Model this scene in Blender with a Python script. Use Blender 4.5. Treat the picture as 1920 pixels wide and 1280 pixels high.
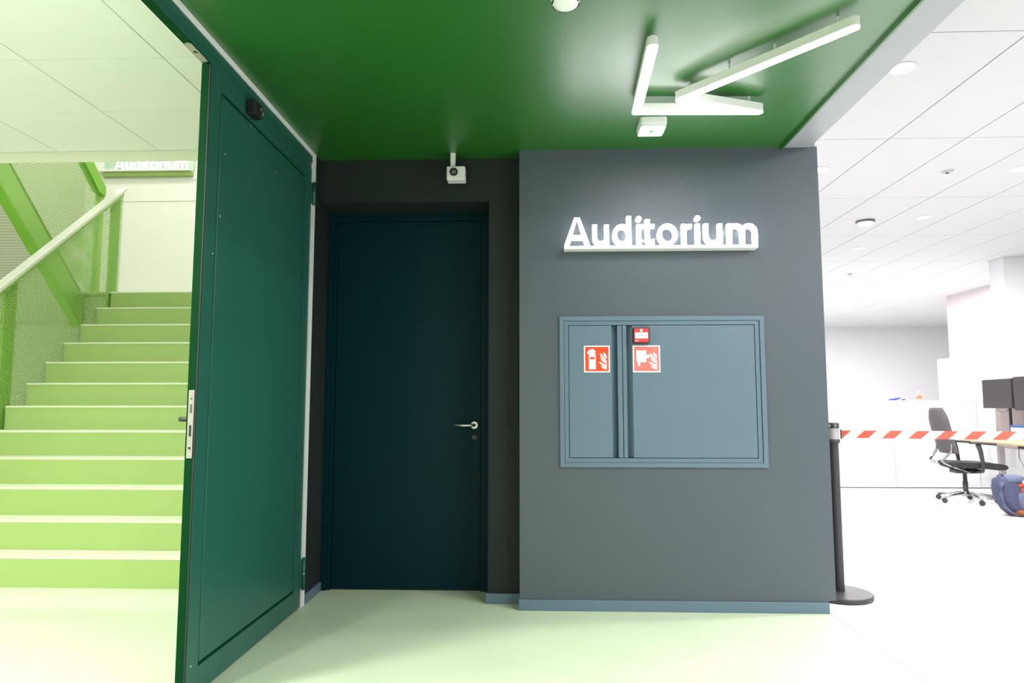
import bpy, bmesh, math, random
from mathutils import Vector, Matrix
random.seed(4)
PI = math.pi
for o in list(bpy.data.objects):
    bpy.data.objects.remove(o)
S = bpy.context.scene
C = S.collection

# ------------------------------------------------------------------ camera, world, light, exposure
cam_d = bpy.data.cameras.new('camera')
cam = bpy.data.objects.new('camera', cam_d)
C.objects.link(cam)
cam_d.sensor_width = 36.0
cam_d.lens = 1288.1 * 36.0 / 1920.0
cam_d.clip_start = 0.05
cam_d.clip_end = 100
PITCH, YAW = 0.0940, -0.0369
fw = Vector((math.sin(YAW) * math.cos(PITCH), math.cos(YAW) * math.cos(PITCH), math.sin(PITCH)))
rt = Vector((math.cos(YAW), -math.sin(YAW), 0))
up = rt.cross(fw)
M = Matrix((rt, up, -fw)).transposed().to_4x4()
M.translation = Vector((0.0, -4.114, 1.1769))
cam.matrix_world = M
S.camera = cam

W = bpy.data.worlds.new('world')
S.world = W
W.use_nodes = True
W.node_tree.nodes['Background'].inputs[0].default_value = (0.9, 0.95, 1.0, 1)
W.node_tree.nodes['Background'].inputs[1].default_value = 0.25

S.view_settings.view_transform = 'Standard'
S.view_settings.look = 'None'
S.view_settings.gamma = 1.0
S.view_settings.use_curve_mapping = False
S.view_settings.exposure = 0.0

P_OFFICE = 44.0      # power of one office downlight
P_STAIR = 88.0       # power of one added stair hall light
L_LAMP = 38.0         # radiance of the zigzag lamp's diffuser
L_SIGN = 20.0         # radiance of the sign letters

def disc_light(name, loc, power, size, color=(1, 1, 1), rot=(0, 0, 0)):
    d = bpy.data.lights.new(name, 'AREA')
    d.shape = 'DISK'
    d.size = size
    d.energy = power
    d.color = color
    o = bpy.data.objects.new(name, d)
    C.objects.link(o)
    o.location = loc
    o.rotation_euler = rot
    return o

OFFICE_Z = 3.30
HALL_Z = 2.90
OFFICE_LIGHTS = [(2.30, 0.12), (2.55, 2.00), (4.33, 0.45), (4.33, 2.03), (4.36, 3.62), (4.34, 5.16), (6.2, 2.0), (6.2, 4.3), (4.6, 8.0),
                 (6.6, 8.0), (4.6, 11.2), (6.8, 11.2), (8.8, 3.5), (8.8, 6.5), (9.4, 11.0), (3.6, -2.2), (6.4, -2.2), (2.9, -4.6), (4.9, -4.6)]  # rearmost ones added out of view to brighten the vestibule
for x, y in OFFICE_LIGHTS:
    disc_light('office_downlight_light', (x, y, OFFICE_Z - 0.035), P_OFFICE * (2.9 if y > 7 else 2.6 if y < -1 else 1.0), 0.11, (1.0, 0.985, 1.0))  # rear lamps behind the view run stronger to light the vestibule
STAIR_LIGHTS = [(-2.5, -2.2, HALL_Z), (-4.3, -2.2, HALL_Z), (-2.5, -4.4, HALL_Z), (-4.3, -4.4, HALL_Z), (-3.0, 0.8, 6.5), (-5.4, 0.8, 6.5), (-3.0, 4.4, 6.5), (-5.4, 4.4, 6.5)]  # unseen lights added to brighten the hall and the risers
for x, y, z in STAIR_LIGHTS:
    disc_light('added_stair_light', (x, y, z - 0.035), P_STAIR * (0.36 if z > 4 and y > 1 else 1.2 if z > 4 else 1.0), 0.3, (1.0, 1.0, 0.95))

# ------------------------------------------------------------------ materials
def lin(c):
    if isinstance(c, str):
        c = tuple(int(c[i:i + 2], 16) / 255 for i in (0, 2, 4))
        return tuple(v / 12.92 if v <= 0.04045 else ((v + 0.055) / 1.055) ** 2.4 for v in c)
    return c

MATS = {}
def mat(name, col, rough=0.5, metal=0.0, spec=0.5, var=0.06, scale=6.0, bump=0.0, bscale=180.0, emit=None, coat=0.0):
    m = bpy.data.materials.new(name)
    m.use_nodes = True
    nt = m.node_tree
    b = nt.nodes['Principled BSDF']
    c = lin(col)
    b.inputs['Roughness'].default_value = rough
    b.inputs['Metallic'].default_value = metal
    b.inputs['Specular IOR Level'].default_value = spec
    b.inputs['Coat Weight'].default_value = coat
    tc = nt.nodes.new('ShaderNodeTexCoord')
    n = nt.nodes.new('ShaderNodeTexNoise')
    n.inputs['Scale'].default_value = scale
    n.inputs['Detail'].default_value = 4
    nt.links.new(tc.outputs['Object'], n.inputs['Vector'])
    r = nt.nodes.new('ShaderNodeMix')
    r.data_type = 'RGBA'
    r.inputs['A'].default_value = tuple(max(0, v * (1 - var)) for v in c) + (1,)
    r.inputs['B'].default_value = tuple(min(1, v * (1 + var)) for v in c) + (1,)
    nt.links.new(n.outputs['Fac'], r.inputs['Factor'])
    nt.links.new(r.outputs['Result'], b.inputs['Base Color'])
    if bump > 0:
        n2 = nt.nodes.new('ShaderNodeTexNoise')
        n2.inputs['Scale'].default_value = bscale
        n2.inputs['Detail'].default_value = 3
        nt.links.new(tc.outputs['Object'], n2.inputs['Vector'])
        bp = nt.nodes.new('ShaderNodeBump')
        bp.inputs['Strength'].default_value = bump
        bp.inputs['Distance'].default_value = 0.004
        nt.links.new(n2.outputs['Fac'], bp.inputs['Height'])
        nt.links.new(bp.outputs['Normal'], b.inputs['Normal'])
    if emit:
        b.inputs['Emission Color'].default_value = lin(emit[0]) + (1,)
        b.inputs['Emission Strength'].default_value = emit[1]
    b.inputs['Coat Roughness'].default_value = 0.36
    MATS[name] = m
    return m

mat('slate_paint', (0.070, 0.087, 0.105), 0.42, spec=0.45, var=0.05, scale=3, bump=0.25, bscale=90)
mat('shaded_slate', (0.019, 0.026, 0.025), 0.55, spec=0.15, var=0.06, scale=3, bump=0.25, bscale=90)  # slate paint darkened, shade of the door recess put into the colour
mat('teal_steel', (0.104, 0.162, 0.215), 0.36, var=0.05)
mat('door_teal', (0.0002, 0.021, 0.028), 0.45, spec=0.10, var=0.08, scale=2)
mat('leaf_green', (0.018, 0.105, 0.078), 0.34, spec=0.45, var=0.06, scale=2)
mat('edge_green', (0.002, 0.040, 0.011), 0.65, spec=0.05, var=0.05)
mat('ceiling_green', (0.011, 0.112, 0.006), 0.42, spec=1.0, var=0.05, scale=2, bump=0.05, bscale=120, coat=0.5)
mat('white_paint', (0.80, 0.80, 0.80), 0.5, var=0.02)
mat('rail_grey', (0.80, 0.80, 0.81), 0.4, var=0.02)
mat('white_plastic', (0.78, 0.78, 0.78), 0.35, var=0.02)
mat('floor_green', (0.58, 0.68, 0.48), 0.42, spec=0.4, var=0.07, scale=2.2)
mat('floor_white', (0.80, 0.80, 0.80), 0.45, var=0.03, scale=2)
mat('beam_grey', (0.30, 0.31, 0.33), 0.4, var=0.04)
mat('black_plastic', (0.012, 0.012, 0.013), 0.45, var=0.1)
mat('dark_plastic', (0.035, 0.032, 0.035), 0.5, var=0.1)
mat('rubber', (0.02, 0.02, 0.02), 0.7)
mat('chrome', (0.40, 0.40, 0.41), 0.22, metal=1.0, var=0.02)
mat('brushed_steel', (0.62, 0.63, 0.62), 0.32, metal=1.0, var=0.05)
mat('plate_steel', (0.36, 0.34, 0.30), 0.5, metal=0.3, var=0.05)
mat('stair_green', (0.325, 0.465, 0.155), 0.5, spec=0.3, var=0.05, scale=2)
mat('tread_pale', (0.66, 0.72, 0.52), 0.5, spec=0.3, var=0.05, scale=2)
mat('mint_panel', (0.50, 0.66, 0.50), 0.5, var=0.02)
mat('rail_green', (0.36, 0.64, 0.14), 0.45, var=0.04)
mat('stringer_green', (0.26, 0.58, 0.06), 0.5, var=0.04)
mat('hall_ceiling', (0.84, 0.82, 0.84), 0.7, var=0.02)
mat('hall_white', (0.82, 0.82, 0.77), 0.6, var=0.03)
mat('hall_fascia', (0.76, 0.78, 0.66), 0.6, var=0.02)
mat('office_tile', (0.50, 0.50, 0.50), 0.8, var=0.015, bump=0.1, bscale=60)
mat('office_grid', (0.20, 0.20, 0.21), 0.6)
mat('office_wall', (0.62, 0.62, 0.63), 0.7, var=0.02)
mat('pinkish_wall', (0.56, 0.50, 0.52), 0.7, var=0.02)
mat('cabinet_white', (0.80, 0.80, 0.80), 0.4, var=0.015)
mat('red_sign', (0.80, 0.055, 0.008), 0.35, var=0.02)
mat('pink_sign', (0.75, 0.16, 0.15), 0.30, var=0.03)
mat('call_red', (0.62, 0.035, 0.04), 0.3, var=0.02)
mat('sign_white', (0.85, 0.85, 0.85), 0.35, var=0.01)
mat('fabric_grey', (0.10, 0.09, 0.095), 0.85, var=0.15, scale=30, bump=0.2, bscale=300)
mat('fabric_black', (0.022, 0.020, 0.022), 0.8, var=0.2, scale=40)
mat('bag_blue', (0.055, 0.060, 0.115), 0.8, var=0.25, scale=14, bump=0.4, bscale=40)
mat('bag_light', (0.10, 0.12, 0.19), 0.8, var=0.3, scale=18)
mat('bag_orange', (0.30, 0.085, 0.025), 0.7, var=0.15)
mat('bag_red', (0.38, 0.05, 0.02), 0.7, var=0.15)
mat('oak', (0.50, 0.36, 0.20), 0.5, var=0.15, scale=8)
mat('screen_dark', (0.035, 0.030, 0.036), 0.35, var=0.03)
mat('desk_panel', (0.36, 0.30, 0.29), 0.8, var=0.08)
mat('leg_grey', (0.42, 0.39, 0.39), 0.4, metal=0.2)
mat('item_blue', (0.04, 0.08, 0.35), 0.5)
mat('item_orange', (0.55, 0.14, 0.05), 0.5)
mat('item_cream', (0.46, 0.38, 0.34), 0.5)
mat('grey_mark', (0.10, 0.10, 0.10), 0.5)
mat('led_green', (0.05, 0.5, 0.12), 0.4)
mat('led_red', (0.6, 0.03, 0.03), 0.4)
mat('lens_glass', (0.20, 0.22, 0.22), 0.15, coat=0.5)
mat('lamp_diffuser', (0.9, 0.9, 0.9), 0.4, emit=((1.0, 0.97, 0.96), L_LAMP))
mat('sign_letters', (0.9, 0.9, 0.9), 0.4, emit=((1.0, 0.985, 1.0), L_SIGN))
mat('letter_side', (0.8, 0.8, 0.8), 0.4, emit=((1.0, 0.985, 1.0), 3.4))
mat('sign_letters_dim', (0.9, 0.9, 0.9), 0.4, emit=((1.0, 0.99, 0.95), 0.5))
mat('downlight_glow', (0.9, 0.9, 0.9), 0.4, emit=((1.0, 0.99, 1.0), 12.0))

def striped_tape():
    m = bpy.data.materials.new('striped_tape')
    m.use_nodes = True
    nt = m.node_tree
    b = nt.nodes['Principled BSDF']
    b.inputs['Roughness'].default_value = 0.55
    tc = nt.nodes.new('ShaderNodeTexCoord')
    sp = nt.nodes.new('ShaderNodeSeparateXYZ')
    nt.links.new(tc.outputs['Object'], sp.inputs[0])
    def mth(op, a, c):
        n = nt.nodes.new('ShaderNodeMath')
        n.operation = op
        for i, v in enumerate((a, c)):
            if v is None:
                continue
            if isinstance(v, (int, float)):
                n.inputs[i].default_value = v
            else:
                nt.links.new(v, n.inputs[i])
        return n.outputs[0]
    s = mth('SUBTRACT', sp.outputs['X'], mth('MULTIPLY', sp.outputs['Z'], 1.05))
    f = mth('FRACT', mth('DIVIDE', mth('ADD', s, -0.0136 + 0.142 * 40), 0.142), None)
    k = mth('LESS_THAN', f, 0.48)
    r = nt.nodes.new('ShaderNodeMix')
    r.data_type = 'RGBA'
    r.inputs['A'].default_value = (0.8, 0.8, 0.8, 1)
    r.inputs['B'].default_value = (0.72, 0.11, 0.075, 1)
    nt.links.new(k, r.inputs['Factor'])
    nt.links.new(r.outputs['Result'], b.inputs['Base Color'])
    MATS['striped_tape'] = m
striped_tape()

def perforated(name, col, pitch, t):
    m = bpy.data.materials.new(name)
    m.use_nodes = True
    nt = m.node_tree
    b = nt.nodes['Principled BSDF']
    b.inputs['Base Color'].default_value = lin(col) + (1,)
    b.inputs['Roughness'].default_value = 0.5
    tc = nt.nodes.new('ShaderNodeTexCoord')
    sp = nt.nodes.new('ShaderNodeSeparateXYZ')
    nt.links.new(tc.outputs['Object'], sp.inputs[0])
    def mth(op, a, c=None):
        n = nt.nodes.new('ShaderNodeMath')
        n.operation = op
        for i, v in enumerate((a, c)):
            if v is None:
                continue
            if isinstance(v, (int, float)):
                n.inputs[i].default_value = v
            else:
                nt.links.new(v, n.inputs[i])
        return n.outputs[0]
    u = mth('ADD', mth('MULTIPLY', sp.outputs['Y'], 0.55), sp.outputs['Z'])
    w = mth('SUBTRACT', mth('MULTIPLY', sp.outputs['Y'], 0.55), sp.outputs['Z'])
    a = mth('ABSOLUTE', mth('SINE', mth('MULTIPLY', u, PI / pitch)))
    c = mth('ABSOLUTE', mth('SINE', mth('MULTIPLY', w, PI / pitch)))
    h = mth('MULTIPLY', mth('GREATER_THAN', a, t), mth('GREATER_THAN', c, t))
    tr = nt.nodes.new('ShaderNodeBsdfTransparent')
    mx = nt.nodes.new('ShaderNodeMixShader')
    nt.links.new(h, mx.inputs[0])
    nt.links.new(b.outputs[0], mx.inputs[1])
    nt.links.new(tr.outputs[0], mx.inputs[2])
    nt.links.new(mx.outputs[0], nt.nodes['Material Output'].inputs['Surface'])
    MATS[name] = m
perforated('mesh_green', (0.32, 0.58, 0.12), 0.024, 0.42)

def lined_wall(name, col, dark, pitch):
    m = bpy.data.materials.new(name)
    m.use_nodes = True
    nt = m.node_tree
    b = nt.nodes['Principled BSDF']
    b.inputs['Roughness'].default_value = 0.7
    tc = nt.nodes.new('ShaderNodeTexCoord')
    sp = nt.nodes.new('ShaderNodeSeparateXYZ')
    nt.links.new(tc.outputs['Object'], sp.inputs[0])
    d = nt.nodes.new('ShaderNodeMath'); d.operation = 'DIVIDE'; d.inputs[1].default_value = pitch
    nt.links.new(sp.outputs['Z'], d.inputs[0])
    f = nt.nodes.new('ShaderNodeMath'); f.operation = 'FRACT'
    nt.links.new(d.outputs[0], f.inputs[0])
    k = nt.nodes.new('ShaderNodeMath'); k.operation = 'LESS_THAN'; k.inputs[1].default_value = 0.35
    nt.links.new(f.outputs[0], k.inputs[0])
    r = nt.nodes.new('ShaderNodeMix'); r.data_type = 'RGBA'
    r.inputs['A'].default_value = col + (1,)
    r.inputs['B'].default_value = dark + (1,)
    nt.links.new(k.outputs[0], r.inputs['Factor'])
    nt.links.new(r.outputs['Result'], b.inputs['Base Color'])
    MATS[name] = m
lined_wall('ribbed_beige', (0.76, 0.75, 0.66), (0.58, 0.58, 0.48), 0.022)

# ------------------------------------------------------------------ mesh helpers
def box(bm, x0, x1, y0, y1, z0, z1, bev=0.0, seg=2):
    t = bmesh.new()
    vs = [t.verts.new(p) for p in [(x0, y0, z0), (x1, y0, z0), (x1, y1, z0), (x0, y1, z0), (x0, y0, z1), (x1, y0, z1), (x1, y1, z1), (x0, y1, z1)]]
    for f in [(0, 3, 2, 1), (4, 5, 6, 7), (0, 1, 5, 4), (1, 2, 6, 5), (2, 3, 7, 6), (3, 0, 4, 7)]:
        t.faces.new([vs[i] for i in f])
    if bev > 0:
        bmesh.ops.bevel(t, geom=t.edges[:], offset=bev, segments=seg, affect='EDGES', profile=0.5)
    merge(bm, t)
    return bm

def merge(bm, t, mtx=None, smooth=None):
    if mtx is not None:
        bmesh.ops.transform(t, matrix=mtx, verts=t.verts[:])
    if smooth is not None:
        for f in t.faces:
            f.smooth = smooth
    me = bpy.data.meshes.new('tmp')
    t.to_mesh(me)
    t.free()
    bm.from_mesh(me)
    bpy.data.meshes.remove(me)

def B(*a, **k):
    return box(bmesh.new(), *a, **k)

def lathe(bm, prof, center=(0, 0, 0), seg=32, axis='Z', smooth=True):
    t = bmesh.new()
    rings = []
    for r, h in prof:
        if r < 1e-6:
            rings.append([t.verts.new((0, 0, h))])
        else:
            rings.append([t.verts.new((r * math.cos(2 * PI * i / seg), r * math.sin(2 * PI * i / seg), h)) for i in range(seg)])
    for a, b in zip(rings[:-1], rings[1:]):
        for i in range(seg):
            j = (i + 1) % seg
            if len(a) == 1 and len(b) == 1:
                continue
            if len(a) == 1:
                t.faces.new((a[0], b[j], b[i]))
            elif len(b) == 1:
                t.faces.new((a[i], a[j], b[0]))
            else:
                t.faces.new((a[i], a[j], b[j], b[i]))
    bmesh.ops.recalc_face_normals(t, faces=t.faces[:])
    for f in t.faces:
        f.smooth = smooth and abs(f.normal.z) < 0.98
    R = Matrix.Identity(4)
    if axis == 'Y':
        R = Matrix.Rotation(PI / 2, 4, 'X')     # local z -> -y
    elif axis == 'X':
        R = Matrix.Rotation(PI / 2, 4, 'Y')     # local z -> +x
    merge(bm, t, Matrix.Translation(center) @ R)
    return bm

def tube(bm, pts, rad, seg=10, flat=None):
    """sweep a circle (or an ellipse: flat = second radius) along pts; rad may be a list"""
    pts = [Vector(p) for p in pts]
    n = len(pts)
    rads = rad if isinstance(rad, (list, tuple)) else [rad] * n
    t = bmesh.new()
    rings = []
    ref = Vector((0, 0, 1))
    for i, p in enumerate(pts):
        d = (pts[min(i + 1, n - 1)] - pts[max(i - 1, 0)]).normalized()
        r0 = ref if abs(d.dot(ref)) < 0.95 else Vector((0, 1, 0))
        u = d.cross(r0).normalized()
        w = u.cross(d).normalized()
        fl = rads[i] if flat is None else flat
        rings.append([t.verts.new(p + u * (rads[i] * math.cos(2 * PI * k / seg)) + w * (fl * math.sin(2 * PI * k / seg))) for k in range(seg)])
    for a, b in zip(rings[:-1], rings[1:]):
        for k in range(seg):
            j = (k + 1) % seg
            f = t.faces.new((a[k], a[j], b[j], b[k]))
            f.smooth = True
    t.faces.new(rings[0][::-1])
    t.faces.new(rings[-1])
    bmesh.ops.recalc_face_normals(t, faces=t.faces[:])
    merge(bm, t)
    return bm

def prism(bm, poly, a, b, plane='XZ', smooth=False):
    """extrude a 2D polygon; plane XZ -> from y=a to y=b, XY -> z, YZ -> x"""
    def P(u, v, w):
        return {'XZ': (u, w, v), 'XY': (u, v, w), 'YZ': (w, u, v)}[plane]
    t = bmesh.new()
    n = len(poly)
    A = [t.verts.new(P(u, v, a)) for u, v in poly]
    Bv = [t.verts.new(P(u, v, b)) for u, v in poly]
    t.faces.new(A)
    t.faces.new(Bv[::-1])
    for i in range(n):
        j = (i + 1) % n
        f = t.faces.new((A[i], Bv[i], Bv[j], A[j]))
        f.smooth = smooth
    bmesh.ops.recalc_face_normals(t, faces=t.faces[:])
    merge(bm, t)
    return bm

def stroke(bm, pts, w, a, b, plane='XZ', closed=False):
    """a flat ribbon of width w along a 2D polyline, extruded between a and b"""
    pts = [Vector(p) for p in pts]
    n = len(pts)
    L, R_ = [], []
    for i, p in enumerate(pts):
        if closed:
            d0 = (p - pts[i - 1]).normalized(); d1 = (pts[(i + 1) % n] - p).normalized()
        else:
            d0 = (p - pts[i - 1]).normalized() if i else (pts[1] - p).normalized()
            d1 = (pts[i + 1] - p).normalized() if i < n - 1 else d0
        m = Vector((-(d0.y + d1.y), d0.x + d1.x)).normalized()
        k = max(0.3, m.dot(Vector((-d0.y, d0.x))))
        L.append(p + m * (w / 2 / k)); R_.append(p - m * (w / 2 / k))
    def P(q, v):
        return {'XZ': (q.x, v, q.y), 'XY': (q.x, q.y, v), 'YZ': (v, q.x, q.y)}[plane]
    t = bmesh.new()
    r = [[t.verts.new(P(q, v)) for q in s] for s, v in ((L, a), (R_, a), (R_, b), (L, b))]
    m = n if closed else n - 1
    for i in range(m):
        j = (i + 1) % n
        for k in range(4):
            l = (k + 1) % 4
            t.faces.new((r[k][i], r[k][j], r[l][j], r[l][i]))
    if not closed:
        t.faces.new([r[k][0] for k in range(4)])
        t.faces.new([r[k][-1] for k in range(4)][::-1])
    bmesh.ops.recalc_face_normals(t, faces=t.faces[:])
    merge(bm, t)
    return bm

def arc(cx, cy, r, a0, a1, n=10, ry=None):
    ry = r if ry is None else ry
    return [(cx + r * math.cos(math.radians(a0 + (a1 - a0) * i / n)), cy + ry * math.sin(math.radians(a0 + (a1 - a0) * i / n))) for i in range(n + 1)]

def rrect(x0, x1, y0, y1, r, n=4):
    return arc(x1 - r, y1 - r, r, 0, 90, n) + arc(x0 + r, y1 - r, r, 90, 180, n) + arc(x0 + r, y0 + r, r, 180, 270, n) + arc(x1 - r, y0 + r, r, 270, 360, n)

ROOTS = {}
def tag(o, label=None, cat=None, group=None, kind=None):
    if label: o['label'] = label
    if cat: o['category'] = cat
    if group: o['group'] = group
    if kind: o['kind'] = kind
    return o

def thing(name, label, cat, loc=(0, 0, 0), rotz=0.0, group=None, kind=None, local=False):
    o = bpy.data.objects.new(name, None)
    C.objects.link(o)
    o.empty_display_size = 0.1
    o.location = loc
    o.rotation_euler = (0, 0, rotz)
    ROOTS[o.name] = Vector((0, 0, 0)) if local else Vector(loc)
    return tag(o, label, cat, group, kind)

def obj(name, bm, material, parent=None, label=None, kind=None):
    me = bpy.data.meshes.new(name)
    off = Vector((0, 0, 0))
    if parent is not None:
        off = ROOTS[parent.name]
    else:
        xs = [v.co for v in bm.verts]
        off = Vector(((min(v.x for v in xs) + max(v.x for v in xs)) / 2, (min(v.y for v in xs) + max(v.y for v in xs)) / 2, min(v.z for v in xs)))
    bmesh.ops.translate(bm, verts=bm.verts[:], vec=-off)
    bm.to_mesh(me)
    bm.free()
    me.materials.append(MATS[material])
    o = bpy.data.objects.new(name, me)
    C.objects.link(o)
    if parent is not None:
        o.parent = parent
    else:
        o.location = off
    ROOTS[o.name] = off
    return tag(o, label, None, None, kind)

def struct(name, bm, material, label, cat):
    o = obj(name, bm, material)
    return tag(o, label, cat, None, 'structure')

def dup(root, loc, label=None, rotz=None):
    r = root.copy(); C.objects.link(r); r.location = loc
    if rotz is not None: r.rotation_euler = (0, 0, rotz)
    if label: r['label'] = label
    for ch in list(root.children):
        c = ch.copy(); C.objects.link(c); c.parent = r
        for g in list(ch.children):
            d = g.copy(); C.objects.link(d); d.parent = c
    return r

# ------------------------------------------------------------------ structure: vestibule
H = 2.75
XL = -1.393
struct('floor', B(-6.9, 1.663, -8, 2.7, -0.12, 0.0), 'floor_green', 'pale green smooth floor in front of the dark doors and stairs', 'floor')
struct('floor_office', B(1.667, 13, -8, 15.0, -0.12, 0.0), 'floor_white', 'bright white floor of the open office on the right', 'floor')
struct('trim_8', B(1.6632, 1.6668, -8, 0.0, -0.05, 0.0006), 'grey_mark', 'thin grey joint between pale green floor and white office floor', 'trim')
struct('ceiling', B(XL - 0.0, 1.482, -8, 0.6, H, H + 0.14), 'ceiling_green', 'glossy green ceiling over the entrance to the auditorium', 'ceiling')
b = B(1.494, 1.662, -8, -0.001, H - 0.006, OFFICE_Z + 0.05)
box(b, 1.662, 1.70, 0.02, 0.6, H + 0.002, OFFICE_Z + 0.05)
struct('trim_1', b, 'beam_grey', 'grey bulkhead beam between green ceiling and white office ceiling', 'beam')
struct('trim_2', B(1.482, 1.494, -8, -0.001, H - 0.02, H + 0.12), 'ceiling_green', 'narrow dark green edge strip along the grey ceiling beam', 'trim')

# sign wall with the recess for the fire cabinet
HX0, HX1, HZ0, HZ1 = 0.160, 1.318, 0.842, 1.690
b = bmesh.new()
box(b, -0.107, HX0, 0, 0.6, 0, H)
box(b, HX1, 1.662, 0, 0.6, 0, H)
box(b, 1.662, 1.703, 0, 0.6, 0.070, H)
box(b, HX0, HX1, 0, 0.6, 0, HZ0)
box(b, HX0, HX1, 0, 0.6, HZ1, H)
box(b, HX0, HX1, 0.12, 0.6, HZ0, HZ1)
struct('wall_front', b, 'slate_paint', 'slate grey wall block carrying the lit sign and fire cabinet', 'wall')
struct('baseboard_front', B(-0.112, 1.661, -0.012, -0.0005, 0.0, 0.062, bev=0.002), 'teal_steel', 'teal baseboard along the foot of the slate grey sign wall', 'baseboard')
# door wall
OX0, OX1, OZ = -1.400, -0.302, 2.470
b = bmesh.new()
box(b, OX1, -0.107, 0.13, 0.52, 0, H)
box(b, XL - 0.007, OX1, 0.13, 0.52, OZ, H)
struct('wall_back', b, 'shaded_slate', 'slate wall darkened for shade around the recessed teal door', 'wall')
struct('baseboard_back', B(OX1 - 0.012, -0.108, 0.118, 0.1295, 0, 0.060, bev=0.002), 'teal_steel', 'short teal baseboard right of the recessed teal door', 'baseboard')
# left wall: jamb, partition to the stairs, wall above the doorway
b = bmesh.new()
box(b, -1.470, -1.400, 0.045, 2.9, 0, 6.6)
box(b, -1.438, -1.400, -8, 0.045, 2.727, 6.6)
struct('wall_left', b, 'shaded_slate', 'dark wall at the left of the recessed teal door', 'wall')
struct('baseboard_left', B(-1.399, -1.388, 0.046, 0.36, 0, 0.06, bev=0.002), 'teal_steel', 'small teal baseboard at the hinge side of the green leaf', 'baseboard')

# white trims of the left doorway
b = bmesh.new()
box(b, -1.399, -1.386, -8, 0.038, 2.724, 2.7495)
box(b, -1.399, -1.386, -0.012, 0.038, 0.30, 2.724)
box(b, -1.399, -1.386, -0.012, 0.038, 0.004, 0.30)
struct('trim_3', b, 'white_paint', 'thin white strip along the top and hinge side of green doorway', 'trim')

# header of the left doorway
hd = thing('door_header', 'green steel door header with strike plate above the open doorway', 'door frame', (-1.415, -1.5, 2.648))
obj('header_profile', B(-1.438, -1.3985, -7.9, -0.014, 2.650, 2.724), 'leaf_green', hd)
obj('header_strip', B(-1.3985, XL + 0.001, -7.9, -0.014, 2.682, 2.724), 'leaf_green', hd)
obj('header_soffit', B(-1.4375, -1.3990, -7.9, -1.337, 2.6475, 2.6497), 'edge_green', hd, 'brighter green underside')
b = bmesh.new()
prism(b, rrect(-1.433, -1.403, -1.50, -1.345, 0.012), 2.6450, 2.6474, 'XY')
sp_ = obj('strike_plate', b, 'plate_steel', hd, 'bare metal strike plate')
obj('strike_hole', lathe(bmesh.new(), [(0.009, 0), (0.009, 0.0008), (0, 0.0008)], (-1.418, -1.43, 2.6441), 16), 'black_plastic', sp_)
obj('screw_hole', lathe(bmesh.new(), [(0.006, 0), (0.006, 0.0008), (0, 0.0008)], (-1.418, -1.56, 2.6465), 14), 'black_plastic', hd)

# green closed leaf of the double door
lf = thing('door_leaf', 'tall green steel door leaf with recessed panel, closed half of the doorway', 'door', (-1.415, -0.68, 0.006))
LY0, LY1, LZ0, LZ1 = -1.337, -0.018, 0.008, 2.644
b = bmesh.new()
box(b, -1.436, -1.402, LY0, LY1, LZ0, LZ1)
obj('core', b, 'edge_green', lf, 'brighter green edge of the leaf')
PY0, PY1, PZ0, PZ1 = -1.240, -0.130, 0.118, 2.565
b = bmesh.new()
box(b, -1.4018, XL, LY0 + 0.003, PY0, LZ0, LZ1)
box(b, -1.4018, XL, PY1, LY1, LZ0, LZ1)
obj('stile', B(-1.4018, XL, LY0 + 0.003, PY0, LZ0, LZ1, bev=0.001), 'leaf_green', lf)
obj('stile', B(-1.4018, XL, PY1, LY1, LZ0, LZ1, bev=0.001), 'leaf_green', lf)
obj('rail', B(-1.4018, XL, PY0, PY1, PZ1, LZ1, bev=0.001), 'leaf_green', lf)
obj('rail', B(-1.4018, XL, PY0, PY1, LZ0, PZ0, bev=0.001), 'leaf_green', lf)
b.free()
obj('panel', B(-1.4018, XL - 0.0015, PY0 + 0.012, PY1 - 0.012, PZ0 + 0.014, PZ1 - 0.014, bev=0.004), 'leaf_green', lf)
obj('rubber_seal', B(-1.401, -1.396, LY0 - 0.003, LY0 + 0.001, LZ0, LZ1), 'rubber', lf)
lp = obj('lock_plate', B(-1.429, -1.405, LY0 - 0.003, LY0 + 0.001, 0.966, 1.243, bev=0.001), 'plate_steel', lf, 'bare metal lock faceplate')
for z0, z1, m_ in ((1.15, 1.185, 'grey_mark'), (1.205, 1.211, 'grey_mark'), (1.055, 1.10, 'black_plastic'), (1.003, 1.012, 'black_plastic')):
    obj('latch', B(-1.421, -1.413, LY0 - 0.0042, LY0 - 0.0025, z0, z1), m_, lp)
for z in (1.226, 0.982):
    obj('screw', lathe(bmesh.new(), [(0.004, 0), (0.004, 0.0012), (0, 0.0012)], (-1.417, LY0 - 0.003, z), 12, 'Y'), 'brushed_steel', lp)
lv = obj('lever', tube(bmesh.new(), [(-1.436, -1.27, 1.122), (-1.495, -1.27, 1.122), (-1.50, -1.262, 1.122), (-1.50, -1.14, 1.122)], 0.010), 'black_plastic', lf, 'black lever handle on the stair side')
obj('rosette', lathe(bmesh.new(), [(0.026, 0), (0.026, 0.008), (0, 0.008)], (-1.4445, -1.27, 1.122), 24, 'X'), 'black_plastic', lv)
for cy_, cz_ in ((-1.205, 2.01), (-1.18, 2.30), (-0.60, 2.42), (-0.92, 2.54), (-1.26, 1.83), (-1.30, 0.14)):
    obj('paint_chip', lathe(bmesh.new(), [(0.0, 0), (0.004, 0), (0.003, 0.0006), (0, 0.0006)], (XL + 0.0001, cy_, cz_), 8, 'X'), 'white_paint', lf)
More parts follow.
